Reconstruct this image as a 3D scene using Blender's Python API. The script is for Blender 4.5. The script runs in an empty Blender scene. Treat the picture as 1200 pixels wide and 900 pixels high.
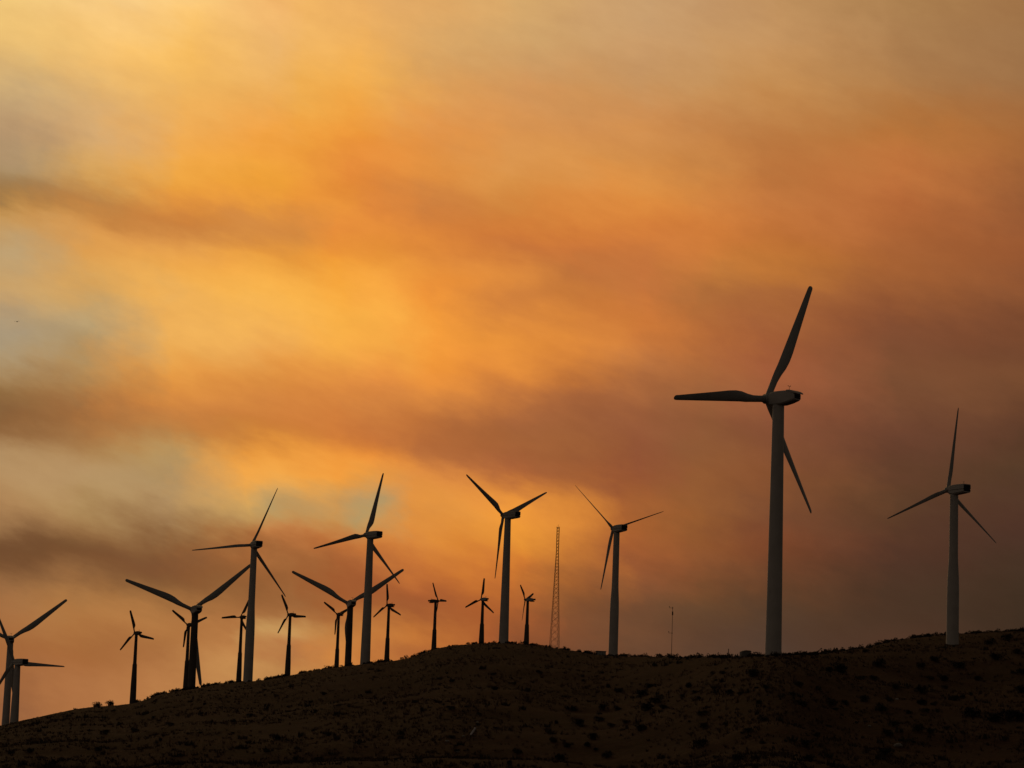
import bpy, bmesh, math, random
from math import sin, cos, tan, radians, degrees, pi, atan2, asin, sqrt, hypot, exp
from mathutils import Vector, Matrix, noise as mnoise

random.seed(11)
scene = bpy.context.scene
COL = scene.collection

# ------------------------------------------------------------------ camera
EYE = Vector((0.0, 0.0, 1.7))
PITCH, ROLL, FPX = radians(8.3), radians(2.0), 3300.0
Fv = Vector((0, cos(PITCH), sin(PITCH)))
R0 = Vector((1, 0, 0)); U0 = Vector((0, -sin(PITCH), cos(PITCH)))
Rv = R0 * cos(ROLL) + U0 * sin(ROLL)
Uv = U0 * cos(ROLL) - R0 * sin(ROLL)
cam_d = bpy.data.cameras.new('camera'); cam = bpy.data.objects.new('camera', cam_d); COL.objects.link(cam)
cam_d.sensor_width = 36.0; cam_d.lens = 36.0 * FPX / 1200.0
cam_d.clip_start = 0.5; cam_d.clip_end = 60000
cam.matrix_world = Matrix(((Rv.x, Uv.x, -Fv.x, EYE.x), (Rv.y, Uv.y, -Fv.y, EYE.y),
                           (Rv.z, Uv.z, -Fv.z, EYE.z), (0, 0, 0, 1)))
scene.camera = cam
scene.render.resolution_x, scene.render.resolution_y = 1024, 768
scene.view_settings.view_transform = 'Standard'
scene.view_settings.look = 'None'
scene.view_settings.exposure = 0.0
scene.view_settings.gamma = 1.0
scene.view_settings.use_curve_mapping = False
scene.render.engine = 'CYCLES'
scene.cycles.max_bounces = 5


def bearing(x, y):
    """survey direction of a spot: unit horizontal distance, so P = EYE + d * metres"""
    d = Fv + Rv * ((x - 600.0) / FPX) + Uv * ((450.0 - y) / FPX)
    return d / hypot(d.x, d.y)


def azel(x, y):
    d = bearing(x, y)
    return degrees(atan2(d.x, d.y)), degrees(math.atan(d.z))


def lin(c):
    c = c / 255.0
    return c / 12.92 if c <= 0.04045 else ((c + 0.055) / 1.055) ** 2.4


# ------------------------------------------------------------------ sky: dusk light through wildfire smoke
SUN_AZ, SUN_EL = -9.0, 9.0          # the sun stands behind the smoke bank, left of centre
SKY = [  # bearing column, then (height in the column, sRGB of the smoke there)
 (0,   [(0,240,197,120),(50,232,188,115),(100,205,170,118),(150,184,150,110),(200,172,142,102),(230,165,125,76),(250,196,148,86),(300,190,158,112),(340,200,160,105),(380,172,150,118),(420,172,148,112),(450,150,116,75),(480,136,98,60),(505,145,105,66),(530,178,142,98),(570,178,138,92),(600,172,130,85),(630,130,92,58),(655,115,77,47),(690,150,104,64),(720,165,110,66),(760,160,102,58),(800,150,95,58),(840,130,82,55)]),
 (100, [(0,248,203,122),(50,246,194,105),(100,228,178,100),(150,215,170,105),(200,215,163,92),(235,190,130,68),(270,222,156,80),(300,222,162,85),(340,212,165,98),(370,190,160,112),(410,176,145,100),(430,180,140,88),(470,160,112,66),(500,160,112,66),(530,172,130,82),(560,182,146,100),(590,172,136,88),(620,150,110,68),(650,118,80,48),(680,145,100,60),(710,175,120,68),(760,165,105,58),(800,172,112,66)]),
 (200, [(0,248,198,112),(50,248,190,92),(100,238,178,86),(150,240,172,78),(200,238,165,68),(230,222,145,64),(255,205,132,64),(285,228,158,76),(320,240,172,80),(370,238,176,90),(410,232,165,80),(440,225,150,68),(480,205,132,65),(510,186,128,70),(530,185,145,90),(560,178,145,98),(590,175,140,95),(620,140,100,62),(655,125,82,50),(690,140,95,55),(720,175,118,66),(760,168,110,62),(790,180,120,70)]),
 (300, [(0,242,182,100),(50,238,182,100),(100,238,175,85),(150,243,166,68),(200,240,162,60),(240,236,156,60),(270,212,138,66),(300,236,160,66),(350,248,180,80),(400,238,172,86),(440,226,150,70),(480,208,130,62),(510,208,132,58),(535,238,160,68),(570,232,165,80),(600,200,155,90),(630,170,112,62),(660,150,95,52),(700,150,98,55),(740,180,120,68),(780,195,138,80)]),
 (340, [(0,240,180,100),(50,240,180,98),(100,240,174,82),(150,242,163,66),(200,238,155,60),(240,232,148,58),(270,212,137,64),(300,232,155,63),(350,248,178,76),(400,242,172,80),(440,228,150,68),(480,210,130,62),(510,210,132,58),(535,238,158,66),(565,232,165,80),(590,186,152,98),(612,188,145,88),(635,190,125,70),(655,165,105,58),(690,156,100,56),(720,168,114,66),(745,198,150,90),(765,182,120,70),(785,185,130,75)]),
 (400, [(0,232,172,98),(50,238,175,92),(100,242,172,78),(150,238,155,62),(180,232,143,60),(220,226,138,56),(250,234,148,60),(280,228,140,58),(320,243,160,58),(360,248,174,70),(400,246,172,72),(440,228,148,66),(480,212,130,62),(510,214,130,58),(550,240,155,62),(570,228,156,72),(590,204,150,84),(608,200,142,78),(630,190,118,62),(660,165,98,52),(700,160,92,48),(740,185,120,62),(770,205,132,66)]),
 (440, [(0,228,170,100),(50,230,171,96),(100,234,168,83),(150,234,153,68),(190,230,143,62),(220,220,134,60),(260,228,140,60),(300,232,148,58),(350,247,168,68),(400,246,168,70),(440,230,146,66),(475,205,126,62),(510,205,122,58),(545,238,150,62),(570,222,152,74),(592,184,150,100),(612,188,148,92),(635,200,125,64),(660,175,102,54),(700,160,92,49),(740,190,120,60),(770,196,122,60)]),
 (500, [(0,222,168,102),(50,216,164,100),(100,222,160,90),(150,226,150,76),(190,226,145,66),(230,208,130,64),(270,215,130,58),(310,228,142,60),(340,238,148,58),(380,244,156,60),(420,240,150,60),(455,222,138,62),(490,192,116,58),(530,184,110,58),(560,222,140,66),(600,222,145,66),(640,210,128,58),(680,185,105,52),(710,160,90,48),(740,195,118,55),(770,170,98,52)]),
 (600, [(0,212,166,106),(50,205,158,102),(100,212,152,92),(150,216,148,82),(190,220,150,78),(220,212,138,66),(260,210,126,58),(290,200,118,58),(320,218,132,60),(360,208,124,58),(400,232,142,58),(440,215,128,58),(480,174,102,57),(520,165,97,55),(560,182,104,56),(590,235,145,58),(630,230,142,52),(670,210,120,48),(700,180,98,46),(740,165,88,46)]),
 (675, [(0,205,160,108),(50,204,157,104),(100,206,150,92),(150,211,145,82),(190,216,146,76),(225,221,142,68),(260,216,132,60),(285,205,120,58),(310,192,112,57),(335,196,116,57),(370,208,124,57),(405,218,130,57),(440,196,115,55),(470,168,98,56),(520,157,92,53),(560,172,99,52),(595,215,130,55),(635,205,122,52),(670,175,102,48),(710,138,82,46),(745,125,74,46),(775,115,70,45)]),
 (750, [(0,198,155,108),(50,202,155,105),(100,200,148,95),(150,206,142,82),(190,212,142,74),(230,222,142,66),(260,216,130,60),(290,202,120,60),(330,195,112,58),(380,205,118,56),(420,195,110,58),(460,165,92,54),(510,148,80,50),(560,152,80,48),(600,172,92,46),(650,160,84,46),(700,120,70,44),(740,112,68,45),(780,105,64,44)]),
 (825, [(0,196,150,102),(50,200,152,100),(100,198,144,88),(150,197,133,75),(200,202,132,68),(240,212,132,64),(280,207,124,58),(310,196,118,56),(335,176,106,55),(365,178,104,54),(400,182,105,55),(450,164,93,54),(500,143,82,50),(560,148,84,47),(610,150,84,44),(660,138,76,43),(700,108,66,41),(750,94,60,43)]),
 (900, [(0,192,145,94),(50,198,148,95),(100,196,140,82),(150,188,124,68),(200,188,118,62),(240,196,120,62),(280,194,116,56),(310,188,112,52),(340,170,100,54),(400,158,88,52),(450,162,86,54),(510,135,74,48),(560,140,78,46),(600,125,70,44),(640,125,66,40),(700,95,58,38),(760,82,55,42)]),
 (1050,[(0,172,128,80),(50,170,124,78),(100,176,124,74),(150,180,116,60),(190,190,116,60),(230,182,106,56),(280,168,98,52),(330,160,92,50),(380,132,76,48),(440,125,72,46),(480,115,66,44),(530,105,60,42),(580,95,58,38),(640,85,50,36),(700,75,48,34),(750,80,50,36)]),
 (1200,[(0,160,115,72),(50,160,116,74),(100,158,110,68),(150,166,106,58),(200,160,98,54),(240,150,90,52),(290,152,88,50),(340,138,80,48),(400,115,68,44),(450,120,70,44),(500,95,56,38),(550,85,54,36),(600,80,48,36),(680,68,45,32),(740,62,42,30)]),
]
BACK = (0.078, 0.061, 0.047)        # smoky dusk sky away from the glow, unseen; level set to light the towers
EL0, EL1 = -1.0, 17.0               # degrees covered by the ramps


def build_world():
    w = bpy.data.worlds.new('World'); scene.world = w; w.use_nodes = True
    nt = w.node_tree; N = nt.nodes; L = nt.links; N.clear()

    def new(t, **k):
        n = N.new(t)
        for a, b in k.items(): setattr(n, a, b)
        return n

    def setin(sock, v):
        if isinstance(v, (int, float, tuple)): sock.default_value = v
        else: L.new(v, sock)

    def M(op, a, b=0.0, c=None, clamp=False):
        n = new('ShaderNodeMath', operation=op, use_clamp=clamp)
        setin(n.inputs[0], a); setin(n.inputs[1], b)
        if c is not None: setin(n.inputs[2], c)
        return n.outputs[0]

    def MR(v, a, b, c, d, smooth=False):
        n = new('ShaderNodeMapRange')
        if smooth: n.interpolation_type = 'SMOOTHSTEP'
        setin(n.inputs[0], v)
        for i, q in enumerate((a, b, c, d)): n.inputs[1 + i].default_value = q
        return n.outputs[0]

    def mix(f, a, b, blend='MIX'):
        n = new('ShaderNodeMix', data_type='RGBA', blend_type=blend)
        setin(n.inputs[0], f); setin(n.inputs[6], a); setin(n.inputs[7], b)
        return n.outputs[2]

    tc = new('ShaderNodeTexCoord')
    dirn = tc.outputs['Generated']
    sep = new('ShaderNodeSeparateXYZ'); L.new(dirn, sep.inputs[0])
    az = M('MULTIPLY', M('ARCTAN2', sep.outputs[0], sep.outputs[1]), 57.29578)
    el = M('MULTIPLY', M('ARCSINE', sep.outputs[2]), 57.29578)
    # billows of smoke: bend the layers with turbulence
    comb0 = new('ShaderNodeCombineXYZ')
    L.new(az, comb0.inputs[0]); L.new(el, comb0.inputs[1])

    def turb(scale, detail, off, sx=1.0, sy=1.0, shear=0.0, rough=0.55):
        cx = M('MULTIPLY', az, sx)
        cy = M('MULTIPLY', M('ADD', el, M('MULTIPLY', az, shear)), sy)
        c = new('ShaderNodeCombineXYZ'); L.new(cx, c.inputs[0]); L.new(cy, c.inputs[1]); c.inputs[2].default_value = off
        n = new('ShaderNodeTexNoise'); L.new(c.outputs[0], n.inputs['Vector'])
        n.inputs['Scale'].default_value = scale; n.inputs['Detail'].default_value = detail
        n.inputs['Roughness'].default_value = rough
        return M('SUBTRACT', n.outputs['Fac'], 0.5)
    waz = M('ADD', az, M('ADD', M('MULTIPLY', turb(0.5, 3, 1.3), 1.3), M('MULTIPLY', turb(1.5, 6, 4.3, 0.7, 1.0, 0.2, 0.62), 1.5)))
    wel = M('ADD', el, M('ADD', M('MULTIPLY', turb(0.55, 3, 7.7, 0.6, 1.0, 0.22), 0.6), M('MULTIPLY', turb(1.15, 6, 2.7, 0.42, 1.0, 0.24, 0.58), 1.15)))
    t = MR(wel, EL0, EL1, 0.0, 1.0)
    prev = None; prev_az = None
    for x, stops in SKY:
        rp = new('ShaderNodeValToRGB'); cr = rp.color_ramp; cr.interpolation = 'CARDINAL'
        pts = []
        for (y, r_, g_, b_) in stops:
            a_, e_ = azel(x, y)
            if x >= 600 and y > 300: g_ *= 1.03; b_ *= 1.03
            if x >= 750 and y > 400: r_ *= 0.985; g_ *= 1.04; b_ *= 1.05
            if 100 <= x <= 300 and y < 160: b_ *= 1.08
            pts.append(((e_ - EL0) / (EL1 - EL0), (lin(r_), lin(g_), lin(b_), 1)))
        pts.sort(key=lambda q: q[0])
        while len(cr.elements) > 1: cr.elements.remove(cr.elements[-1])
        cr.elements[0].position = pts[0][0]; cr.elements[0].color = pts[0][1]
        for p_, c_ in pts[1:]:
            e = cr.elements.new(p_); e.color = c_
        L.new(t, rp.inputs[0])
        a0 = azel(x, 450)[0]
        if prev is None: prev = rp.outputs[0]
        else: prev = mix(MR(waz, prev_az, a0, 0, 1), prev, rp.outputs[0])
        prev_az = a0
    smoke = prev
    # fine streaks, torn wisps and mottling inside the smoke, drawn out along the wind
    st = M('ADD', M('ADD', M('MULTIPLY', turb(1.4, 6, 9.1, 0.36, 1.0, 0.25, 0.58), 0.25), M('MULTIPLY', turb(0.9, 6, 15.5, 0.55, 1.0, 0.22, 0.6), 0.16)),
           M('MULTIPLY', turb(3.2, 5, 5.5, 0.7, 1.0, 0.22, 0.6), 0.09))
    cs = new('ShaderNodeCombineXYZ')
    for k_, amt in enumerate((0.75, 1.0, 1.1)): L.new(M('ADD', M('MULTIPLY', st, amt), 1.0), cs.inputs[k_])
    hs = new('ShaderNodeVectorMath', operation='MULTIPLY'); L.new(smoke, hs.inputs[0]); L.new(cs.outputs[0], hs.inputs[1])
    hsv = new('ShaderNodeHueSaturation'); L.new(hs.outputs[0], hsv.inputs['Color']); hsv.inputs['Saturation'].default_value = 1.0
    smoke = hsv.outputs[0]
    # the clear sky above and behind the smoke
    nis = new('ShaderNodeTexSky', sky_type='NISHITA')
    nis.sun_disc = False
    nis.sun_elevation = radians(SUN_EL); nis.sun_rotation = radians(SUN_AZ)
    nis.dust_density = 6.0; nis.air_density = 1.5
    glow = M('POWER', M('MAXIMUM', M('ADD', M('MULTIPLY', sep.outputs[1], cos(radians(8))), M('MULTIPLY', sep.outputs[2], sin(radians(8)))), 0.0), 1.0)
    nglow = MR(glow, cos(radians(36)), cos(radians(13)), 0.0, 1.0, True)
    below = M('MULTIPLY', MR(el, -3.0, 0.0, 0.35, 1.0, True), MR(el, 8.0, 55.0, 1.0, 0.22, True))   # unseen sky dimmed overhead so the ground gets less light
    back = new('ShaderNodeVectorMath', operation='SCALE'); back.inputs[0].default_value = BACK; L.new(M('MULTIPLY', below, MR(sep.outputs[0], -1.0, 1.0, 1.35, 0.65)), back.inputs['Scale'])   # unseen west side raised to lighten the towers' left sides
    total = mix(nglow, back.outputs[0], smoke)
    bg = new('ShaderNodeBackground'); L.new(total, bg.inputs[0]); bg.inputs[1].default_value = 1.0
    bgn = new('ShaderNodeBackground'); L.new(nis.outputs[0], bgn.inputs[0]); bgn.inputs[1].default_value = 0.05
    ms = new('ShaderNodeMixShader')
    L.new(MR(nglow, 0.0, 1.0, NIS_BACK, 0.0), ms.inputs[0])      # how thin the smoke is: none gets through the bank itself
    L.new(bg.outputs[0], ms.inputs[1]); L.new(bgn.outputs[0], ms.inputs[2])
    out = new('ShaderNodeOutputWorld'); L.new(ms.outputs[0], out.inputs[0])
    w.cycles.sampling_method = 'MANUAL'; w.cycles.sample_map_resolution = 1024


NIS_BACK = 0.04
build_world()
sd = bpy.data.lights.new('sun', 'SUN'); sun = bpy.data.objects.new('sun', sd); COL.objects.link(sun)
sd.energy = 0.06; sd.angle = radians(12); sd.color = (1.0, 0.62, 0.32)   # veiled by the smoke
sv = Vector((sin(radians(SUN_AZ)) * cos(radians(SUN_EL)), cos(radians(SUN_AZ)) * cos(radians(SUN_EL)), sin(radians(SUN_EL))))
sun.rotation_euler = (-sv).to_track_quat('-Z', 'Y').to_euler()
sun.location = (0, 0, 300)


# ------------------------------------------------------------------ helpers
def material(name, color, rough=0.6, var=0.0, scale=3.0, metallic=0.0, color2=None, bump=0.0):
    m = bpy.data.materials.new(name); m.use_nodes = True
    nt = m.node_tree; b = nt.nodes['Principled BSDF']
    b.inputs['Roughness'].default_value = rough; b.inputs['Metallic'].default_value = metallic
    tc = nt.nodes.new('ShaderNodeTexCoord')
    n = nt.nodes.new('ShaderNodeTexNoise'); n.inputs['Scale'].default_value = scale; n.inputs['Detail'].default_value = 6
    nt.links.new(tc.outputs['Object'], n.inputs['Vector'])
    r = nt.nodes.new('ShaderNodeValToRGB')
    c2 = color2 or tuple(c * (1 - var) for c in color)
    r.color_ramp.elements[0].position = 0.35; r.color_ramp.elements[0].color = (*c2, 1)
    r.color_ramp.elements[1].position = 0.65; r.color_ramp.elements[1].color = (*color, 1)
    nt.links.new(n.outputs['Fac'], r.inputs[0]); nt.links.new(r.outputs[0], b.inputs['Base Color'])
    if bump:
        bp = nt.nodes.new('ShaderNodeBump'); bp.inputs['Distance'].default_value = bump
        nt.links.new(n.outputs['Fac'], bp.inputs['Height']); nt.links.new(bp.outputs[0], b.inputs['Normal'])
    return m


MAT = {
    'white': material('weathered_white_paint', (0.51, 0.465, 0.415), 0.5, 0.14, 0.35),
    'blade': material('grey_white_gelcoat', (0.40, 0.385, 0.36), 0.45, 0.15, 0.4),
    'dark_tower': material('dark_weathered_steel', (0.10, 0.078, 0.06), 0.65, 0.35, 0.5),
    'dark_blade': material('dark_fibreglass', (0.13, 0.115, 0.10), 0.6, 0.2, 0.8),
    'vent': material('black_louvre', (0.012, 0.012, 0.013), 0.7, 0.3, 4),
    'pale': material('pale_cover', (0.42, 0.42, 0.42), 0.5, 0.15, 1.0),
    'steel': material('rusty_lattice_steel', (0.16, 0.09, 0.05), 0.6, 0.3, 1.0, 0.2),
    'concrete': material('grey_concrete', (0.30, 0.28, 0.25), 0.85, 0.2, 2.0),
    'box': material('olive_box_paint', (0.16, 0.15, 0.13), 0.6, 0.25, 2.0),
    'lid': material('pale_box_lid', (0.35, 0.33, 0.30), 0.6, 0.2, 2.0),
    'bird': material('dark_feather', (0.05, 0.045, 0.04), 0.8, 0.3, 20),
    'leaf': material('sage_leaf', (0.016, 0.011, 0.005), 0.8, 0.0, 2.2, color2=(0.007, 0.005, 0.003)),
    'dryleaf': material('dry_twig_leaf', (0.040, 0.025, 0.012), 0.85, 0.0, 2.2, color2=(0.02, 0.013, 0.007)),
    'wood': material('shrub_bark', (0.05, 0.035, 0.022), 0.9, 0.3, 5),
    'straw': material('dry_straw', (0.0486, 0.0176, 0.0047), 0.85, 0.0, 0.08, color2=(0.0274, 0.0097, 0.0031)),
    'rock': material('pale_rock', (0.34, 0.30, 0.26), 0.9, 0.35, 2.5, bump=0.03),
    'stake': material('white_plastic', (0.72, 0.66, 0.66), 0.5, 0.1, 4),
}


def link_mesh(name, bm, mat, parent=None, smooth=None):
    me = bpy.data.meshes.new(name)
    bmesh.ops.recalc_face_normals(bm, faces=bm.faces)
    if smooth is not None:
        for f in bm.faces: f.smooth = True
        for e in bm.edges:
            if len(e.link_faces) == 2 and e.calc_face_angle(0) > radians(smooth): e.smooth = False
    bm.to_mesh(me); bm.free()
    me.materials.append(mat)
    o = bpy.data.objects.new(name, me); COL.objects.link(o)
    if parent is not None: o.parent = parent
    return o


def tag(o, label=None, cat=None, group=None, kind=None):
    if label: o['label'] = label
    if cat: o['category'] = cat
    if group: o['group'] = group
    if kind: o['kind'] = kind
    return o


def empty(name, loc, rz=0.0):
    o = bpy.data.objects.new(name, None); COL.objects.link(o)
    o.empty_display_size = 0.5
    o.location = loc; o.rotation_euler = (0, 0, rz)
    return o


def loft(bm, rings, cap=True):
    vs = [[bm.verts.new(p) for p in r] for r in rings]
    n = len(rings[0])
    for a, b in zip(vs[:-1], vs[1:]):
        for i in range(n):
            bm.faces.new((a[i], a[(i + 1) % n], b[(i + 1) % n], b[i]))
    if cap:
        bm.faces.new(vs[0][::-1]); bm.faces.new(vs[-1])
    return vs


def tube(bm, a, b, r0, r1=None, seg=8, cap=True):
    a = Vector(a); b = Vector(b); r1 = r0 if r1 is None else r1
    d = (b - a).normalized()
    u = d.orthogonal().normalized(); v = d.cross(u)
    ring = lambda c, r: [c + (u * cos(2 * pi * i / seg) + v * sin(2 * pi * i / seg)) * r for i in range(seg)]
    loft(bm, [ring(a, r0), ring(b, r1)], cap)


def lathe(bm, prof, seg=32, M=None):
    rings = []
    for z, r in prof:
        ring = [Vector((r * cos(2 * pi * i / seg), r * sin(2 * pi * i / seg), z)) for i in range(seg)]
        if M is not None: ring = [M @ p for p in ring]
        rings.append(ring)
    loft(bm, rings)


def box(bm, x0, x1, y0, y1, z0, z1, bev=0.0):
    r = bmesh.ops.create_cube(bm, size=1.0)
    for v in r['verts']:
        v.co = Vector(((x0 + x1) / 2 + v.co.x * (x1 - x0), (y0 + y1) / 2 + v.co.y * (y1 - y0), (z0 + z1) / 2 + v.co.z * (z1 - z0)))
    if bev:
        es = list({e for v in r['verts'] for e in v.link_edges})
        bmesh.ops.bevel(bm, geom=es, offset=bev, segments=2, affect='EDGES', profile=0.5)


def interp(tab, x):
    if x <= tab[0][0]: return tab[0][1]
    for (x0, y0), (x1, y1) in zip(tab[:-1], tab[1:]):
        if x <= x1: return y0 + (y1 - y0) * (x - x0) / (x1 - x0)
    return tab[-1][1]


def sinterp(tab, x):
    """smooth (Catmull-Rom) interpolation"""
    if x <= tab[0][0]: return tab[0][1]
    if x >= tab[-1][0]: return tab[-1][1]
    for i in range(len(tab) - 1):
        x0, y0 = tab[i]; x1, y1 = tab[i + 1]
        if x <= x1:
            m0 = (y1 - tab[i - 1][1]) / (x1 - tab[i - 1][0]) if i > 0 else (y1 - y0) / (x1 - x0)
            m1 = (tab[i + 2][1] - y0) / (tab[i + 2][0] - x0) if i + 2 < len(tab) else (y1 - y0) / (x1 - x0)
            h = x1 - x0; t = (x - x0) / h
            return (2*t**3-3*t*t+1)*y0 + (t**3-2*t*t+t)*h*m0 + (-2*t**3+3*t*t)*y1 + (t**3-t*t)*h*m1


# ------------------------------------------------------------------ terrain: a hillside rising to a crest
CREST_SURVEY = [(-120,880),(-60,868),(0,851),(50,839),(100,829),(155,824),(190,813),(230,806),(260,801),(300,797.5),(338,791.5),
                (380,784),(430,778),(460,774.5),(475,772),(488,768.5),(500,764),(512,760),(530,756.5),(560,754),(590,753),(620,755),(650,759),(690,765),
                (720,768),(760,770),(800,771),(850,770.5),(904,768.5),(950,767),(980,764.5),(1020,757),(1050,750),(1100,744.5),
                (1150,741.5),(1200,739),(1260,737),(1330,738)]
CREST = [azel(x, y) for x, y in CREST_SURVEY]                                  # (azimuth, elevation) of the crest
CREST_NEAR = [(azel(x, 760)[0], r) for x, r in ((-120,800),(0,800),(155,880),(225,830),(300,870),(420,830),(560,850),(660,860),(720,830),(800,680),(880,545),(930,540),(1010,680),(1110,790),(1200,800),(1330,800))]
CREST_FAR = [(azel(x, 760)[0], r) for x, r in ((-120,860),(0,860),(155,975),(225,880),(300,960),(420,920),(560,960),(660,960),(720,950),(800,850),(880,700),(930,700),(1010,760),(1110,850),(1200,860),(1330,860))]
FOOT_R, FOOT_EL = 170.0, -0.25


def smooth(t):
    t = max(0.0, min(1.0, t)); return t * t * (3 - 2 * t)


BUMPS = []


def base_height(a, r):
    """terrain height by bearing a (degrees) and distance r (m); a hill, with flat desert round it"""
    E = sinterp(CREST, max(-14.0, min(14.0, a)))
    Rn = sinterp(CREST_NEAR, a); Rf = sinterp(CREST_FAR, a)
    E -= 0.012
    if r <= FOOT_R:
        z = (1.7 + FOOT_R * tan(radians(FOOT_EL))) * smooth(r / FOOT_R)
    elif r <= Rn:
        t = (r - FOOT_R) / (Rn - FOOT_R)
        e = FOOT_EL + (E - FOOT_EL) * sin(pi / 2 * t)
        z = 1.7 + r * tan(radians(e))
    elif r <= Rf:
        z = 1.7 + r * tan(radians(E)) - 0.12 * sin(pi * (r - Rn) / (Rf - Rn)) ** 2
    else:
        q = r - Rf
        z = 1.7 + r * tan(radians(E)) - 0.0009 * q * q / (1 + q / 70.0) - 0.01 * q
    z *= 1 - smooth((r - 1250) / 1300)
    fall = 1 - smooth((abs(a) - 14.0) / 50.0)
    return max(0.0, z * fall)


def height(x, y):
    r = hypot(x, y); a = degrees(atan2(x, y))
    z = base_height(a, r)
    for bx, by, s, dz in BUMPS:
        d2 = (x - bx) ** 2 + (y - by) ** 2
        if d2 < 9 * s * s: z += dz * exp(-d2 / (s * s))
    # gullies and hummocks, quiet near the crest
    Rn = sinterp(CREST_NEAR, a)
    q = smooth((r - 60) / 120) * (1 - 0.80 * smooth((r - Rn * 0.62) / (Rn * 0.33))) * (1 - smooth((r - 1500) / 1500))
    if q > 0:
        n = mnoise.fractal(Vector((x / 62.0, y / 95.0, 3.1)), 0.9, 2.1, 3) * 1.9 + mnoise.fractal(Vector((x / 11.0, y / 14.0, 8.2)), 0.9, 2.1, 3) * 0.30
        z += n * q
    if r > 150: z += mnoise.noise(Vector((x / 2.6, y / 3.5, 1.7))) * 0.09 * (1 - smooth((r - 1000) / 300))
    return z


def ground_at(x, y, rmin=180.0, rmax=1100.0):
    """walk along a bearing until it meets the hillside"""
    d = bearing(x, y)
    r = rmin
    while r < rmax:
        p = EYE + d * r
        h = height(p.x, p.y)
        if p.z <= h:
            return Vector((p.x, p.y, h))
        r += 2.0
    return None


def visible_base(x, y, dist):
    return EYE + bearing(x, y) * dist


# turbines standing on the near side of the crest: level the ground to their feet
for (px, py, D) in ((1113.5, 754.5, 676), (904, 768.5, 526)):
    P = visible_base(px, py, D)
    BUMPS.append((P.x, P.y, 22.0, P.z - height(P.x, P.y)))


def build_ground():
    az = [-180 + 8 * i for i in range(21)] + [-19, -17, -15.5, -14, -13]
    n = 480
    az += [-12.2 + 24.4 * i / n for i in range(n + 1)]
    az += [13, 14, 15.5, 17, 19] + [20 + 8 * i for i in range(20)]
    rs = [0.0, 20, 45, 75, 105, 130, 150, 162]
    r = 170.0
    while r < 1150: rs.append(r); r *= 1.0085
    rs += [1200, 1270, 1350, 1450, 1600, 1800, 2050, 2350, 2700, 3300, 4500, 7000, 12000, 20000, 32000, 48000]
    verts = []; faces = []
    for r in rs:
        for a in az:
            x = r * sin(radians(a)); y = r * cos(radians(a))
            verts.append((x, y, height(x, y)))
    m = len(az)
    for i in range(len(rs) - 1):
        for j in range(m):
            k = (j + 1) % m
            faces.append((i * m + j, i * m + k, (i + 1) * m + k, (i + 1) * m + j))
    me = bpy.data.meshes.new('ground'); me.from_pydata(verts, [], faces); me.update()
    for p in me.polygons: p.use_smooth = True
    o = bpy.data.objects.new('ground', me); COL.objects.link(o); o['kind'] = 'structure'
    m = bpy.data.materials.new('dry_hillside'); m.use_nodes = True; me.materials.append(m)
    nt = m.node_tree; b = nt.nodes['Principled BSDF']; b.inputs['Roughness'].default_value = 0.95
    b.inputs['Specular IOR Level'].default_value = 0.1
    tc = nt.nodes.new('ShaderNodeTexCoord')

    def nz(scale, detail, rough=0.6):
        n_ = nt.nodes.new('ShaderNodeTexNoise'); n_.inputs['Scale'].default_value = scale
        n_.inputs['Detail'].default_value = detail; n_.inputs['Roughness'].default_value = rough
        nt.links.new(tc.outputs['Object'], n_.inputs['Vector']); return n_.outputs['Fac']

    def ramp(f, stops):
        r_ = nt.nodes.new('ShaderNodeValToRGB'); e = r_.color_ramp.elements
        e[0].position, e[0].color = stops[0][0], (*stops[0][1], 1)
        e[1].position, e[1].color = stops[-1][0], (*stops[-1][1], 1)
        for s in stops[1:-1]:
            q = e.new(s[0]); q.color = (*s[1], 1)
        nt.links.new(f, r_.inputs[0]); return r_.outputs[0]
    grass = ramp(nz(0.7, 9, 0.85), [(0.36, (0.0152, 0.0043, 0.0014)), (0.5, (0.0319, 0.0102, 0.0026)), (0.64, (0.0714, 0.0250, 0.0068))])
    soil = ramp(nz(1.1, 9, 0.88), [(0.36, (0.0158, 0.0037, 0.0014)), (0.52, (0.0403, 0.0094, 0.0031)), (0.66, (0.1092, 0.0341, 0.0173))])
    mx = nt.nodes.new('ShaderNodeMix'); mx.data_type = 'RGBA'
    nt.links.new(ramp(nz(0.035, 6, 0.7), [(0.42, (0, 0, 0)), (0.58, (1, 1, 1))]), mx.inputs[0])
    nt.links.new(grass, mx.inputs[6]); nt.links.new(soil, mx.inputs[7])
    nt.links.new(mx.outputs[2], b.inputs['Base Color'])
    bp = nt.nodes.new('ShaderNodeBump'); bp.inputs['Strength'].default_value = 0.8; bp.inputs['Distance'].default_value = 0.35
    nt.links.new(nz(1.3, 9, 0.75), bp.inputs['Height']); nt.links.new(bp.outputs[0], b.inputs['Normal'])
    return o


build_ground()


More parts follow.
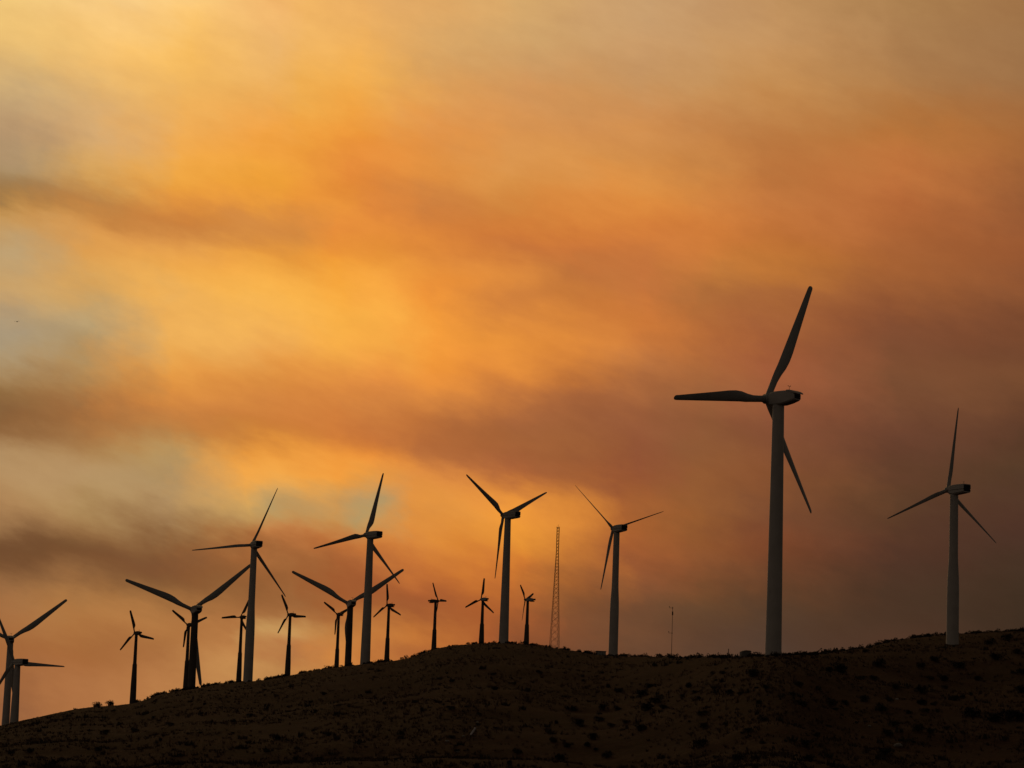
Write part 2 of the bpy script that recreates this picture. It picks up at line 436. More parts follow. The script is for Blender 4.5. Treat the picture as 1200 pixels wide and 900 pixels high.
# ------------------------------------------------------------------ turbines
def blade_mesh(kind, R, root, chord_k, pitch):
    """span along +Z; seen from behind the rotor the trailing edge bulges to +X; Y along the shaft"""
    if kind == 'broad':
        tab = [(0.0,.050,1.0,0),(.06,.050,1.0,0),(.13,.054,.75,.1),(.20,.066,.45,.6),(.27,.080,.30,1),(.34,.087,.24,1),(.42,.085,.21,1),
               (.55,.074,.19,1),(.70,.062,.17,1),(.85,.050,.16,1),(.955,.041,.15,1),(.975,.040,.15,1),(.989,.034,.15,1),(.997,.022,.15,1),(1.0,.008,.15,1)]
    elif kind == 'slim':
        tab = [(0.0,.046,1.0,0),(.05,.046,1.0,0),(.09,.055,.7,.3),(.14,.080,.42,.8),(.19,.092,.30,1),(.26,.089,.26,1),(.38,.076,.23,1),
               (.55,.060,.20,1),(.72,.046,.18,1),(.86,.036,.17,1),(.95,.029,.16,1),(.985,.022,.16,1),(.998,.011,.16,1)]
    else:
        tab = [(0.0,.060,1.0,0),(.10,.055,1.0,0),(.17,.058,.8,.2),(.22,.105,.40,.8),(.28,.135,.26,1),(.38,.138,.22,1),(.55,.122,.20,1),
               (.72,.106,.18,1),(.88,.092,.17,1),(.97,.080,.16,1),(1.0,.060,.16,1)]
    bm = bmesh.new(); rings = []
    n = 14
    c0 = tab[0][1] * R
    ctip = tab[-5 if kind == 'broad' else -3][1] * R * chord_k     # the tip rounds off on both edges
    for s, c, th, air in tab:
        z = root + s * (R - root)
        c = c * R * (chord_k if air else 1.0) if air >= 1 else c * R * (1 + (chord_k - 1) * air)
        tw = radians(11.0 * (1 - s) ** 2) * air + pitch
        ring = []
        for i in range(n):
            a = 2 * pi * i / n
            xx = cos(a); yy = sin(a)
            if air > 0:   # blunt leading edge at -x, thin trailing edge at +x
                yy = yy * (1 - 0.55 * air * max(0.0, xx)) * (1.0 + 0.15 * air)
            px = c * 0.5 * xx + air * (max(c, ctip) - c0) * 0.5
            py = c * 0.5 * th * yy
            ring.append(Vector((px * cos(tw) - py * sin(tw), px * sin(tw) + py * cos(tw), z)))
        rings.append(ring)
    loft(bm, rings)
    return bm


def section(w, zt, zb, ch):
    """chamfered rectangle, half width w"""
    return [(-w + ch, zb), (w - ch, zb), (w, zb + ch), (w, zt - ch), (w - ch, zt), (-w + ch, zt), (-w, zt - ch), (-w, zb + ch)]


def nacelle_broad(parent):
    # +Y points to the rotor; local origin on the tower axis at shaft height
    bm = bmesh.new(); rings = []
    for y, w, zt, zb, ch in ((2.05, .85, 0.95, -1.05, .35), (1.85, 1.15, 1.25, -1.32, .30), (0.6, 1.30, 1.45, -1.42, .28), (-1.6, 1.34, 1.45, -1.42, .28),
                             (-3.4, 1.30, 1.42, -1.15, .28), (-5.0, 1.15, 1.15, -0.78, .26), (-5.35, 1.05, 0.75, -0.62, .24)):
        rings.append([Vector((x, y, z)) for x, z in section(w, zt, zb, ch)])
    loft(bm, rings)
    o = link_mesh('nacelle', bm, MAT['white'], parent, 25)
    bm = bmesh.new()
    rings = []
    for y, w, zt, zb in ((-3.3, 1.36, 1.50, 1.18), (-4.2, 1.34, 1.46, 1.0), (-5.3, 1.22, 1.12, 0.72), (-6.0, 1.05, 0.78, 0.52), (-6.15, .95, 0.62, 0.50)):
        rings.append([Vector((x, y, z)) for x, z in section(w, zt, zb, .05)])
    loft(bm, rings)
    h = link_mesh('rear_hood', bm, MAT['white'], o, 25)
    bm = bmesh.new()
    box(bm, -.85, .85, -5.375, -5.345, -.40, .40)
    link_mesh('rear_vent', bm, MAT['vent'], o)
    bm = bmesh.new()
    tube(bm, (0, -3.0, 1.46), (0, -3.0, 2.45), .04)
    tube(bm, (-.35, -3.0, 2.40), (.35, -3.0, 2.40), .035)
    for s in (-1, 1):
        bmesh.ops.create_icosphere(bm, subdivisions=1, radius=.10, matrix=Matrix.Translation((s * .35, -3.0, 2.46)))
    link_mesh('wind_vane', bm, MAT['dark_tower'], o)
    return o


def nacelle_box(parent, vane=False):
    bm = bmesh.new(); rings = []
    def sec(w, zt, zm, zb):          # upper cover overhangs the pan; a groove runs between them
        return [(-w * .72, zb), (w * .72, zb), (w * .97, zb + .38), (w * .97, zm - .20), (w * .78, zm - .17), (w * .78, zm + .06), (w, zm + .09), (w, zt - .22),
                (w * .84, zt), (-w * .84, zt), (-w, zt - .22), (-w, zm + .09), (-w * .78, zm + .06), (-w * .78, zm - .17), (-w * .97, zm - .20), (-w * .97, zb + .38)]
    for y, w, zt, zm, zb in ((1.75, .70, 0.72, -.12, -.78), (1.50, .95, 0.95, -.16, -1.02), (0.4, 1.20, 1.16, -.20, -1.42), (-1.0, 1.30, 1.28, -.20, -1.46),
                             (-3.0, 1.32, 1.30, -.20, -1.30), (-5.0, 1.30, 1.26, -.18, -1.12)):
        rings.append([Vector((x, y, z)) for x, z in sec(w, zt, zm, zb)])
    loft(bm, rings)
    o = link_mesh('nacelle', bm, MAT['white'], parent, 25)
    bm = bmesh.new()                  # louvred black panel set in the rear face
    rings = [[Vector((x, y, z)) for x, z in section(1.12, .98, -.80, .16)] for y in (-5.03, -4.90)]
    loft(bm, rings)
    for i in range(6):
        z = -.75 + i * .34
        box(bm, -1.0, 1.0, -5.10, -5.034, z, z + .06)
    link_mesh('rear_vent', bm, MAT['vent'], o)
    if vane:
        bm = bmesh.new()
        tube(bm, (0, -3.7, 1.25), (0, -3.7, 2.1), .04)
        tube(bm, (-.3, -3.7, 2.0), (.3, -3.7, 2.0), .035)
        link_mesh('wind_vane', bm, MAT['dark_tower'], o)
    return o


def nacelle_small(parent, pale):
    bm = bmesh.new(); rings = []
    for y, w, zt, zb, ch in ((0.72, .30, .34, -.34, .12), (0.55, .48, .50, -.46, .16), (-0.3, .58, .62, -.50, .2), (-1.2, .58, .66, -.46, .2), (-1.9, .50, .52, -.34, .2), (-2.15, .30, .34, -.20, .1)):
        rings.append([Vector((x, y, z)) for x, z in section(w, zt, zb, ch)])
    loft(bm, rings)
    o = link_mesh('nacelle', bm, MAT['pale' if pale else 'dark_tower'], parent, 25)
    bm = bmesh.new()
    box(bm, -.40, .40, -2.35, -.9, -.62, -.36, .05)
    tube(bm, (0, -1.9, .10), (0, -2.75, .18), .33, .30, 12)
    tube(bm, (0, -1.5, .6), (0, -1.5, 1.05), .04, .03)
    tube(bm, (-.22, -1.5, 1.0), (.22, -1.5, 1.0), .03)
    link_mesh('generator', bm, MAT['dark_tower'], o, 30)
    return o


def hub_mesh(model):
    bm = bmesh.new()
    k = {'broad': 1.0, 'slim': .78, 'small': .42}[model]
    Mx = Matrix.Rotation(-pi / 2, 4, 'X')     # lathe axis Z -> +Y
    lathe(bm, [(-.95 * k, .70 * k), (-.7 * k, .95 * k), (.55 * k, .95 * k), (.95 * k, .72 * k), (1.25 * k, .32 * k), (1.32 * k, .06 * k)], 20, Mx)
    return bm


TOWER = {   # (fraction of height, radius)
    'broad': [(0, 1.45), (.03, 1.42), (.5, 1.22), (.97, 1.02), (1, 1.02)],
    'straight': [(0, 1.45), (.04, 1.42), (.5, 1.18), (.97, .92), (1, .92)],
    'waisted': [(0, 1.42), (.06, 1.38), (.36, 1.34), (.44, 1.28), (.56, 1.04), (.62, 1.0), (.97, .92), (1, .92)],
    'dark_straight': [(0, 1.25), (.5, 1.15), (1, 1.02)],
    'small': [(0, .98), (.05, .95), (.30, .86), (.52, .70), (.57, .68), (.575, .60), (.60, .54), (.95, .44), (1, .46)],
}
NAC_H = {'broad': 1.28, 'slim': 1.20, 'small': .55}
OVERHANG = {'broad': 2.9, 'slim': 2.2, 'small': 1.05}
TILT = radians(4)

# model, hub bearing, rotor radius, facing, yaw, phase, distance, tower, pitch, chord, label
TURB = [
 ('broad', (899.0,467.5), 25, 1, 42.5, 24, 526, 'broad', 22, 1.0, 'white', 'largest white wind turbine, its big hooded nacelle highest of all on the right'),
 ('slim', (1111.0,574.0), 20, 1, 32.5, 6, 676, 'waisted', 14, .58, 'white', 'white wind turbine farthest right, standing alone on the bare slope below the skyline'),
 ('slim', (718.5,619.5), 20, 1, 30.0, 70, 898, 'waisted', -42, .55, 'white', 'white wind turbine with thin blades between lattice mast and thin whip mast'),
 ('slim', (589.7,603.7), 20, 1, 42.5, 64, 875, 'straight', 20, .95, 'white', 'white wind turbine on top of the rounded summit, left of the lattice mast'),
 ('slim', (429.0,627.0), 20, 1, 40.0, 14, 856, 'straight', 22, .95, 'white', 'white wind turbine standing in front of a dark one, upper blade almost vertical'),
 ('slim', (295.2,638.6), 20, 1, 25.0, 22, 891, 'waisted', -30, .62, 'white', 'tall white turbine with thin pointed blades, one level to the left, on left slope'),
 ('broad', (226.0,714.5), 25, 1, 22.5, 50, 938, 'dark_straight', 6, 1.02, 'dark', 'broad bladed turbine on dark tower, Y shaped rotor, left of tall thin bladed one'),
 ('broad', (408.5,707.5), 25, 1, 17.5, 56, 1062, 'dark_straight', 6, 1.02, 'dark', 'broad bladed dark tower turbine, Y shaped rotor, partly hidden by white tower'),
 ('broad', (12.0,749.4), 25, 1, 12.5, 52, 1049, 'broad', 6, 1.0, 'grey', 'broad bladed turbine at the left edge with one blade raised to the right'),
 ('slim', (16.5,775.5), 20, 1, 42.5, 92, 947, 'straight', 20, .85, 'grey', 'lower turbine at left edge with one blade stretched level to the right'),
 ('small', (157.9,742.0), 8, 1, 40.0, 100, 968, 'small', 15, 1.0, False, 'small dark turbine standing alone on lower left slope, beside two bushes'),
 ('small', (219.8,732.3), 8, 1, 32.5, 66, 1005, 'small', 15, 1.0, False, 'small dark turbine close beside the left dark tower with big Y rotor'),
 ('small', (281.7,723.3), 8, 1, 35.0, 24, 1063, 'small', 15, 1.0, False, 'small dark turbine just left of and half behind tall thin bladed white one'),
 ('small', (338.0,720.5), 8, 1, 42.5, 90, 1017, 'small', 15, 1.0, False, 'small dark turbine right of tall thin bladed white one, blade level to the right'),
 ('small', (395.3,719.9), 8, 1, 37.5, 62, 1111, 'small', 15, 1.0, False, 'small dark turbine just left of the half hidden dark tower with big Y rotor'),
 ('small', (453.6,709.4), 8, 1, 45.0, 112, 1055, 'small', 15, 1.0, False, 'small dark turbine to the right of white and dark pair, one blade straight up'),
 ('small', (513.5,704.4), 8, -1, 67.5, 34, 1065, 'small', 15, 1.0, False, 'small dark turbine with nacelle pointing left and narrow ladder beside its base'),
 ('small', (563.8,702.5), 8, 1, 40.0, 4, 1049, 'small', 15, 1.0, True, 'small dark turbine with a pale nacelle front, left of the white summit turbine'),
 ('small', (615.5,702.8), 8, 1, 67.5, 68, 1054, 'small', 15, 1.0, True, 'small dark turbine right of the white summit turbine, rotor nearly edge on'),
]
GROUPS = {'broad': 'broad bladed wind turbines', 'slim': 'white box nacelle wind turbines', 'small': 'small dark wind turbines along the crest'}


def wind_turbine(model, hubpx, R, facing, yaw, phase, D, tw, pitch, chord, shade, label):
    hub = EYE + bearing(*hubpx) * D
    yw = radians(yaw)
    ax = Vector((-sin(yw), cos(yw), 0)) * facing
    rz = atan2(-ax.x, ax.y)                       # local +Y -> axis
    over = OVERHANG[model]
    base = hub - ax * over * cos(TILT)
    base.z = height(base.x, base.y) - 0.25
    shaft = hub.z - over * sin(TILT) - base.z
    root = empty('wind_turbine', base, rz)
    tag(root, label, 'wind turbine', GROUPS[model])
    H = shaft - NAC_H[model] + .1
    bm = bmesh.new()
    lathe(bm, [(z * H, r * (1.14 if model == 'small' else 1.06)) for z, r in TOWER[tw]], 36 if model != 'small' else 20)
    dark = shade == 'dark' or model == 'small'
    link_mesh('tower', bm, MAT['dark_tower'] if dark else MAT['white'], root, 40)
    if model == 'broad': na = nacelle_broad(root)
    elif model == 'slim': na = nacelle_box(root, vane=(D < 700))
    else: na = nacelle_small(root, shade)
    na.location = (0, 0, shaft); na.scale = {'broad': (.90, .87, .90), 'slim': (.90, .90, .84), 'small': (1.1, 1.1, 1.1)}[model]
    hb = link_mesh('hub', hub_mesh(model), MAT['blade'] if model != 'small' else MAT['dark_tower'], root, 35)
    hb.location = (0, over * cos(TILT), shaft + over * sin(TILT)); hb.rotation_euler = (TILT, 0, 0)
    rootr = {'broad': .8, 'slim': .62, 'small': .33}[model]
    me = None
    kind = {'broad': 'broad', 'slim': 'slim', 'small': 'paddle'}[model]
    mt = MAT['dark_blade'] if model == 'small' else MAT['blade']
    mirror = -1
    for k in range(3):
        th = radians(phase + 120 * k)
        if me is None:
            b = link_mesh('blade', blade_mesh(kind, R, rootr, chord, -radians(pitch)), mt, root, 50)
            me = b.data
        else:
            b = bpy.data.objects.new('blade', me); COL.objects.link(b); b.parent = root
        b.location = hb.location
        # phase is measured clockwise from straight up as seen from behind (facing) the rotor
        b.rotation_euler = (Matrix.Rotation(TILT, 3, 'X') @ Matrix.Rotation(th, 3, 'Y')).to_euler()
    return root, H


for t in TURB:
    root, H = wind_turbine(*t)
    if 'ladder' in t[-1]:
        bm = bmesh.new()
        for s in (-.28, .28):
            tube(bm, (1.25, s, 0), (1.25, s, 8.0), .07)
        for i in range(20): tube(bm, (1.25, -.28, .3 + i * .4), (1.25, .28, .3 + i * .4), .045)
        for z in (2.0, 5.0, 7.6): tube(bm, (.6, 0, z), (1.25, 0, z), .06)
        link_mesh('ladder', bm, MAT['concrete'], root)


# ------------------------------------------------------------------ masts, boxes, small things
def lattice_mast(px_base, px_top, D, wb, wt):
    P = EYE + bearing(*px_base) * D
    g = height(P.x, P.y)
    top = EYE + bearing(*px_top) * D
    root = empty('lattice_mast', (P.x, P.y, g - .2), radians(9))
    tag(root, 'tall tapering steel lattice mast standing on the hill crest right of the summit', 'mast')
    Hh = top.z - g + .2
    bev = .80                                    # tapers up to here, then runs parallel
    def wid(z):
        q = min(1, z / (Hh * bev)); return (wb + (wt - wb) * q) / 2
    corner = ((-1, -1), (1, -1), (1, 1), (-1, 1))
    zs = [0]
    while zs[-1] < Hh - .6: zs.append(min(Hh, zs[-1] + max(1.15, wid(zs[-1]) * 1.75)))
    zs[-1] = Hh
    for cx, cy in corner:
        bm = bmesh.new()
        for a, b in zip(zs[:-1], zs[1:]):
            tube(bm, (cx * wid(a), cy * wid(a), a), (cx * wid(b), cy * wid(b), b), .052, None, 6)
        link_mesh('leg', bm, MAT['steel'], root)
    bm = bmesh.new()
    for i, (a, b) in enumerate(zip(zs[:-1], zs[1:])):
        for j in range(4):
            c0 = corner[j]; c1 = corner[(j + 1) % 4]
            p = lambda c, z: (c[0] * wid(z), c[1] * wid(z), z)
            tube(bm, p(c0, a), p(c1, b), .036, None, 5)
            tube(bm, p(c1, a), p(c0, b), .036, None, 5)
    link_mesh('bracing', bm, MAT['steel'], root)
    bm = bmesh.new()
    tube(bm, (0, 0, Hh - .5), (0, 0, Hh + 1.0), .05)
    for s in (-1, 1): tube(bm, (s * .5, 0, Hh - .2), (s * .5, 0, Hh + .35), .05)
    tube(bm, (-.6, 0, Hh), (.6, 0, Hh), .06)
    link_mesh('antenna', bm, MAT['steel'], root)


lattice_mast((649.7, 756), (653.2, 618), 990, 3.1, 0.8)


def whip_mast():
    D = 930
    P = EYE + bearing(786.8, 770) * D; g = height(P.x, P.y)
    top = EYE + bearing(788.8, 711) * D
    H = top.z - g
    root = empty('weather_mast', (P.x, P.y, g - .2))
    tag(root, 'thin weather mast with small sensor arms, between white turbine and largest turbine', 'mast')
    bm = bmesh.new(); tube(bm, (0, 0, 0), (0, 0, H + .2), .09, .07, 8); link_mesh('pole', bm, MAT['steel'], root)
    for z in (H - .2, H * .56):
        bm = bmesh.new()
        tube(bm, (0, 0, z), (-1.1, 0, z), .05)
        tube(bm, (-1.1, 0, z), (-1.1, 0, z + .35), .05)
        bmesh.ops.create_icosphere(bm, subdivisions=1, radius=.16, matrix=Matrix.Translation((-1.1, 0, z + .42)))
        bmesh.ops.create_icosphere(bm, subdivisions=2, radius=.18, matrix=Matrix.Translation((0, 0, z)))
        link_mesh('sensor_arm', bm, MAT['steel'], root)
    bm = bmesh.new(); box(bm, -.22, .22, -.3, .0, H - 2.6, H - 1.4, .04); link_mesh('antenna_panel', bm, MAT['steel'], root)


whip_mast()


def post():
    D = 560
    P = EYE + bearing(853.3, 770) * D; g = height(P.x, P.y)
    root = empty('marker_post', (P.x, P.y, g - .1))
    tag(root, 'short thin dark post on the skyline left of the equipment cabinet', 'post')
    bm = bmesh.new(); tube(bm, (0, 0, 0), (.05, 0, 1.9), .085, .075, 8); link_mesh('pole', bm, MAT['steel'], root)
    bm = bmesh.new(); tube(bm, (.05, 0, 1.9), (.05, 0, 2.05), .10, .04, 8); link_mesh('cap', bm, MAT['steel'], root)


post()


def cabinet():
    D = 565
    P = EYE + bearing(873.5, 769) * D; g = height(P.x, P.y)
    root = empty('equipment_cabinet', (P.x, P.y, g - .1), radians(15))
    tag(root, 'squat grey equipment cabinet on the skyline left of the largest turbine', 'cabinet')
    bm = bmesh.new(); box(bm, -1.0, .95, -.7, .7, 0, 1.25, .05); link_mesh('body', bm, MAT['box'], root)
    bm = bmesh.new()
    rings = [[Vector((x, y, z)) for x, z in ((-.62, 1.253), (1.02, 1.253), (1.02, 1.32), (.8, 1.48), (-.2, 1.52), (-.62, 1.40))] for y in (-.76, .76)]
    loft(bm, rings); link_mesh('lid', bm, MAT['box'], root)
    for s in (-.45, .45):
        bm = bmesh.new(); box(bm, s - .40, s + .40, -.735, -.703, .15, 1.12, .008); d = link_mesh('door', bm, MAT['box'], root)
        bm = bmesh.new(); tube(bm, (s + .25 * (-1 if s > 0 else 1), -.76, .55), (s + .25 * (-1 if s > 0 else 1), -.76, .75), .025); link_mesh('handle', bm, MAT['steel'], d)


cabinet()


def transformer():
    D = 872
    P = EYE + bearing(704.0, 765) * D; g = height(P.x, P.y)
    root = empty('transformer_box', (P.x, P.y, g - .1), radians(12))
    tag(root, 'low pale flat roofed transformer box in bushes left of a white turbine base', 'transformer')
    bm = bmesh.new(); box(bm, -1.45, 1.45, -.8, .8, 0, 1.25, .05); link_mesh('body', bm, MAT['box'], root)
    bm = bmesh.new(); box(bm, -1.62, 1.62, -.95, .95, 1.253, 1.42, .04); link_mesh('lid', bm, MAT['lid'], root)
    for i in range(3):
        bm = bmesh.new(); box(bm, -1.25 + i * .85, -.55 + i * .85, -.83, -.803, .2, 1.05, .008); link_mesh('vent', bm, MAT['lid'], root)


transformer()


def leaning_stake():
    P = ground_at(551.5, 862)
    D = hypot(P.x, P.y); s = D / FPX
    root = empty('leaning_stake', P - Vector((0, 0, .05)))
    tag(root, 'small pale stake leaning to the right on the dark slope below the summit', 'stake')
    bm = bmesh.new(); tube(bm, (0, 0, 0), (5.2 * s, 0, 8.2 * s), .13, .12, 8); link_mesh('rod', bm, MAT['stake'], root)
    bm = bmesh.new(); tube(bm, (5.2 * s, 0, 8.2 * s), (5.5 * s, 0, 8.7 * s), .15, .13, 8); link_mesh('cap', bm, MAT['stake'], root)


leaning_stake()


def bird():
    P = EYE + bearing(20, 377) * 420
    bm = bmesh.new()
    rings = []
    for y, r in ((-.22, .01), (-.14, .045), (0, .06), (.10, .045), (.15, .038), (.19, .01)):
        rings.append([Vector((y, r * cos(a * pi / 4), r * sin(a * pi / 4))) for a in range(8)])
    loft(bm, rings)
    root = link_mesh('bird', bm, MAT['bird'], None, 60)
    root.location = P; root.rotation_euler = (0, 0, radians(70))
    tag(root, 'tiny dark bird gliding alone high in the sky at the far left', 'bird')
    for s in (-1, 1):
        bm = bmesh.new(); rings = []
        for q, c, z in ((.03, .14, .02), (.2, .13, .08), (.36, .09, .07), (.48, .02, .03)):
            rings.append([Vector((x, s * q, zz + z)) for x, zz in ((-c * .6 - q * .1, 0), (0 - q * .1, .012), (c * .4 - q * .1, 0), (0 - q * .1, -.008))])
        loft(bm, rings); link_mesh('wing', bm, MAT['bird'], root)


bird()


# ------------------------------------------------------------------ rocks, shrubs, grass
def rock_mesh(seed, flat=.6):
    rnd = random.Random(seed)
    bm = bmesh.new(); bmesh.ops.create_icosphere(bm, subdivisions=3, radius=1.0)
    for v in bm.verts:
        n = mnoise.fractal(v.co * 1.1 + Vector((seed * 3.7, 0, 0)), 0.8, 2.0, 4)
        v.co *= 1 + .32 * n
        v.co.z *= flat
    return bm


for px, py, w, lab in ((1052.5, 877, 10, 'pale flat boulder among shrubs low on the right slope'),
                       (1051, 820, 5, 'small pale stone between shrubs in the middle of right slope'),
                       (1019, 853, 4, 'tiny pale stone left of the pale flat boulder, higher up'),
                       (559.5, 847, 4, 'small pale stone just above and right of the leaning stake'),
                       (543, 864, 3, 'tiny pale stone left of the leaning stake'),
                       (524, 870, 5, 'flat pale stone lower left of the leaning stake'),
                       (536, 882, 5, 'flat grey stone below the leaning stake')):
    P = ground_at(px, py)
    if P is None: continue
    s = hypot(P.x, P.y) / FPX * w / 2
    o = link_mesh('rock', rock_mesh(px), MAT['rock'], None, 40)
    o.location = P + Vector((0, 0, s * .15)); o.scale = (s, s * .9, s); o.rotation_euler = (0, 0, px)
    tag(o, lab, 'rock', 'pale rocks on the hillside')


def shrub_mesh(seed, n=520, spiky=0.0):
    """foliage clump of radius ~1: leaf tufts over several uneven lobes; returns leaves and stems"""
    rnd = random.Random(seed)
    lobes = []
    for _ in range(rnd.randint(5, 8)):
        a = rnd.uniform(0, 2 * pi); d = rnd.uniform(0, .62)
        lobes.append((Vector((cos(a) * d, sin(a) * d, rnd.uniform(.18, .55))), rnd.uniform(.25, .48)))
    bm = bmesh.new()
    for i in range(n):
        c, r = rnd.choice(lobes)
        v = Vector((rnd.gauss(0, 1), rnd.gauss(0, 1), rnd.gauss(0.25, 1))).normalized()
        p = c + v * r * (rnd.random() ** .4)
        if p.z < .02: p.z = rnd.uniform(.02, .12)
        s = rnd.uniform(.05, .12)
        d = (v + Vector((rnd.gauss(0, .5), rnd.gauss(0, .5), rnd.gauss(.3, .5)))).normalized()
        u = d.orthogonal().normalized(); u.rotate(Matrix.Rotation(rnd.uniform(0, 6.3), 3, d))
        ln = s * (1.6 + spiky * rnd.random() * 2)
        vs = [bm.verts.new(q) for q in (p - u * s * .5, p + d * ln * .5 - u * s * .2, p + d * ln, p + u * s * .5)]
        bm.faces.new(vs)
    me = bpy.data.meshes.new('shrub'); bm.to_mesh(me); bm.free()
    sb = bmesh.new()
    for c, r in lobes:
        tube(sb, (c.x * .15, c.y * .15, -.15), c, .05, .015, 5)
    ms = bpy.data.meshes.new('stem'); sb.to_mesh(ms); sb.free()
    ms.materials.append(MAT['wood'])
    return me, ms


VARIANTS = []
for i in range(7):
    me, ms = shrub_mesh(100 + i, 560, .25 * (i % 3))
    me.materials.append(MAT['leaf'] if i % 4 else MAT['dryleaf'])
    VARIANTS.append((me, ms))


def shrub(P, rx, rz, label, group, i=None, seed=0):
    me, ms = VARIANTS[(random.randrange(len(VARIANTS)) if i is None else i)]
    o = bpy.data.objects.new('shrub', me); COL.objects.link(o)
    o.location = P; o.rotation_euler = (0, 0, random.uniform(0, 6.28))
    k = random.uniform(.85, 1.15)
    o.scale = (rx * k, rx / k, rz)
    s = bpy.data.objects.new('stem', ms); COL.objects.link(s); s.parent = o
    tag(o, label, 'shrub', group)
    return o


SLOPE = [(1081,779,12),(1123,778,18),(1096,772,12),(1105,794,14),(1089,795,9),(1081,807,16),(1107,804,8),(1013,817,13),(1033,829,16),(1042,819,10),(1050,804,12),
 (1024,794,10),(1011,793,11),(1118,818,12),(1128,816,9),(1138,813,7),(1138,833,24),(1096,824,9),(1080,822,13),(1084,832,10),(1064,834,9),(1046,848,14),(1040,859,14),
 (1077,853,17),(1091,858,10),(1108,852,9),(1038,881,18),(1164,840,20),(1180,836,26),(1194,838,20),(1197,806,18),(1198,787,12),(1181,746,14),(1162,751,14),(1168,769,16),
 (1192,763,12),(1032,776,16),(1015,762,8),(1146,795,10),(983,781,22),(972,784,14),(823,835,14),(825,850,12),(822,870,18),(892,842,14),(877,857,12),(863,887,16),(945,872,14),
 (947,888,14),(957,860,12),(883,788,18),(835,788,8),(847,788,8),(898,805,10),(935,800,12),(928,813,10),(972,822,14),(990,823,10),(938,823,12),(807,803,10),(815,810,8),
 (855,810,12),(890,822,10),(838,887,9),(887,897,12),(528,828,13),(530,863,11),(535,880,11),(560,848,8),(678,845,15),(695,862,16),(648,867,12),(665,873,12),(657,888,14),
 (605,878,16),(597,892,12),(713,883,14),(688,873,10),(707,828,12),(722,830,10),(702,842,12),(717,850,9),(733,845,9),(750,852,17),(757,828,16),(772,818,18),(752,812,14),
 (725,808,10),(713,803,8),(762,802,12),(778,828,10),(603,800,8),(530,797,9),(672,830,9),(115,877,12),(63,892,16),(35,878,14),(323,862,18),(347,887,13),(373,887,14),
 (200,847,12),(157,853,14),(123,857,14),(180,840,8),(140,847,8)]
SLAB = 'dark low shrub scattered on the dim brown slope below the crest'
SGRP = 'shrubs scattered on the slope'
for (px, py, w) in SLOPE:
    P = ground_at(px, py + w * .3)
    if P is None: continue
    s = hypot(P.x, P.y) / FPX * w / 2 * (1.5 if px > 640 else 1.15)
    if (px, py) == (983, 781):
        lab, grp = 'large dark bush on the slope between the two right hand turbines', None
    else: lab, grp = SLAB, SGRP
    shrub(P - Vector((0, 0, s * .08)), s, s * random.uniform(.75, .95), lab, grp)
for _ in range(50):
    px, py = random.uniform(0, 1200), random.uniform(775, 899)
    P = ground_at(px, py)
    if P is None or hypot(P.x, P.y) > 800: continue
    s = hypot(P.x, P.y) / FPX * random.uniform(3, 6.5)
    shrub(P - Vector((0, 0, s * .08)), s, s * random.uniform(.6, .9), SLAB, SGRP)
# on the crest line
CLAB = 'small dark shrub breaking the skyline along the hill crest'
CGRP = 'shrubs along the skyline'


def crest_point(px, back=0.0):
    a = azel(px, 765)[0]
    r = sinterp(CREST_NEAR, a) * (1 - back) + sinterp(CREST_FAR, a) * back
    x, y = r * sin(radians(a)), r * cos(radians(a))
    return Vector((x, y, height(x, y)))


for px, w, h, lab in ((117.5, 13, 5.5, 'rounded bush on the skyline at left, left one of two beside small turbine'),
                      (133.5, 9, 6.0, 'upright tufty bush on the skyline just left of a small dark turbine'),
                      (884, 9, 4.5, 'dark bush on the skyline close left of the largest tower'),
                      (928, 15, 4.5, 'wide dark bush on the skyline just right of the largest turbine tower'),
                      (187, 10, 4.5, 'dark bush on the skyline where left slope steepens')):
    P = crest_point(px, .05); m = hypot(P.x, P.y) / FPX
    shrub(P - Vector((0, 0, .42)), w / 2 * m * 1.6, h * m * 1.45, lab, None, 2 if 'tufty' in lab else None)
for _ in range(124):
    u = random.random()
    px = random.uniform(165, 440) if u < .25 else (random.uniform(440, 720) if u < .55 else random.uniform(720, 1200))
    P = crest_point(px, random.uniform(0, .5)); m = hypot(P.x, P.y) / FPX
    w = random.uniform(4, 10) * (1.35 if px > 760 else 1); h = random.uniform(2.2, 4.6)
    shrub(P - Vector((0, 0, .25)), w / 2 * m, h * m * 1.1, CLAB, CGRP)


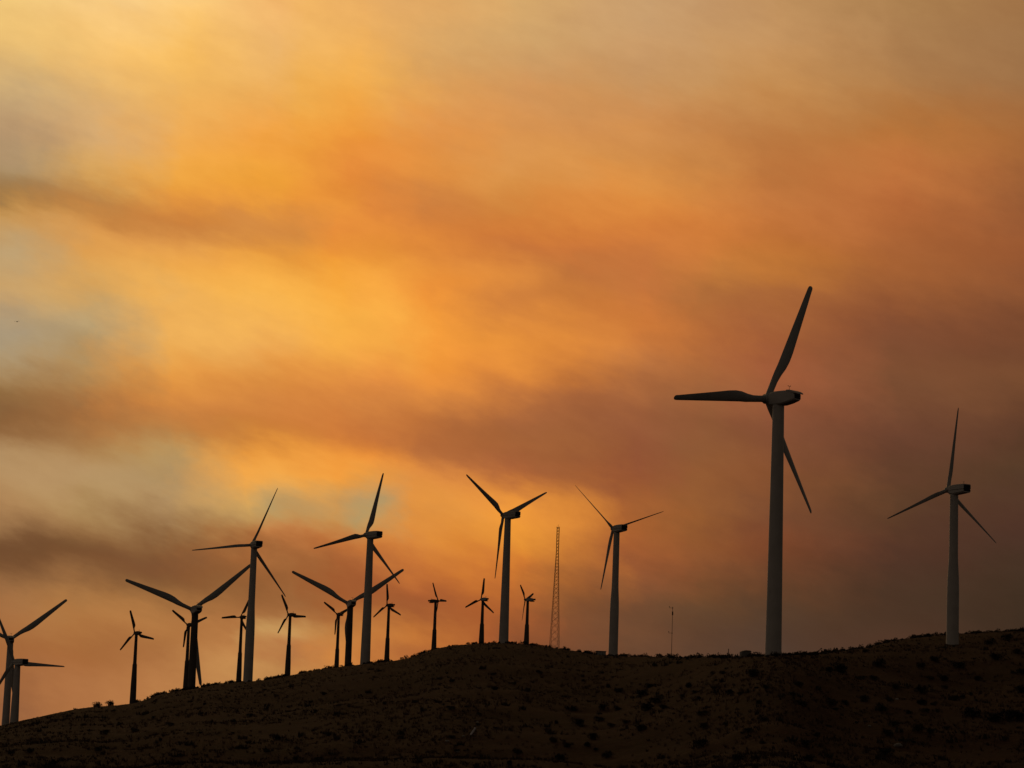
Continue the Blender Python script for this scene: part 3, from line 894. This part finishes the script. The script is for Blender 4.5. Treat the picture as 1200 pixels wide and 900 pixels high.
def ground_cover(name, n, mat, blades, size, lean, seed, rlo=190, rhi=1000, label=None, crest=0):
    """dry grass / low scrub spread over the whole hillside, thinning with distance"""
    rnd = random.Random(seed); verts = []; faces = []
    while len(faces) < n * blades:
        a = rnd.uniform(-12, 12); r = rlo * (rhi / rlo) ** rnd.random()
        x, y = r * sin(radians(a)), r * cos(radians(a))
        if mnoise.fractal(Vector((x / 23.0, y / 31.0, seed)), .9, 2, 3) + rnd.gauss(0, .25) < -.1: continue
        z = height(x, y)
        k = size * rnd.uniform(.6, 1.5) * (.75 + min(r, 620) / 900.0) * (1 - .45 * smooth((r - 620) / 250))
        for _ in range(blades):
            t = rnd.uniform(0, 6.28); dx, dy = cos(t), sin(t)
            ox, oy = rnd.gauss(0, k * .45), rnd.gauss(0, k * .45)
            l = rnd.gauss(0, lean)
            i = len(verts)
            verts += [(x + ox - dx * k * .22, y + oy - dy * k * .22, z - .05), (x + ox + dx * k * .22, y + oy + dy * k * .22, z - .05),
                      (x + ox + l * k + dx * k * .05, y + oy + l * k * .5, z + k * rnd.uniform(.5, 1.0))]
            faces.append((i, i + 1, i + 2))
    for _ in range(crest):                       # scrub thickens into a rough fringe along the crest
        px = rnd.uniform(160, 1230)
        if mnoise.noise(Vector((px / 14.0, 3.3, seed))) + rnd.gauss(0, .3) < -.05: continue
        P = crest_point(px, rnd.uniform(-.15, .45)); R_ = rnd.uniform(.45, 1.0); Hh = R_ * rnd.uniform(.8, 1.35)
        for _ in range(46):
            d = Vector((rnd.gauss(0, 1), rnd.gauss(0, 1), abs(rnd.gauss(0, 1)))).normalized() * rnd.random() ** .45
            q = P + Vector((d.x * R_, d.y * R_, d.z * Hh)); k = .16
            t = rnd.uniform(0, 6.28); i = len(verts)
            verts += [(q.x - cos(t) * k, q.y - sin(t) * k, q.z - .1), (q.x + cos(t) * k, q.y + sin(t) * k, q.z - .05), (q.x + rnd.gauss(0, .1), q.y, q.z + k * 1.3)]
            faces.append((i, i + 1, i + 2))
    me = bpy.data.meshes.new(name); me.from_pydata(verts, [], faces); me.materials.append(mat)
    o = bpy.data.objects.new(name, me); COL.objects.link(o)
    tag(o, label, 'ground cover', None, 'stuff')


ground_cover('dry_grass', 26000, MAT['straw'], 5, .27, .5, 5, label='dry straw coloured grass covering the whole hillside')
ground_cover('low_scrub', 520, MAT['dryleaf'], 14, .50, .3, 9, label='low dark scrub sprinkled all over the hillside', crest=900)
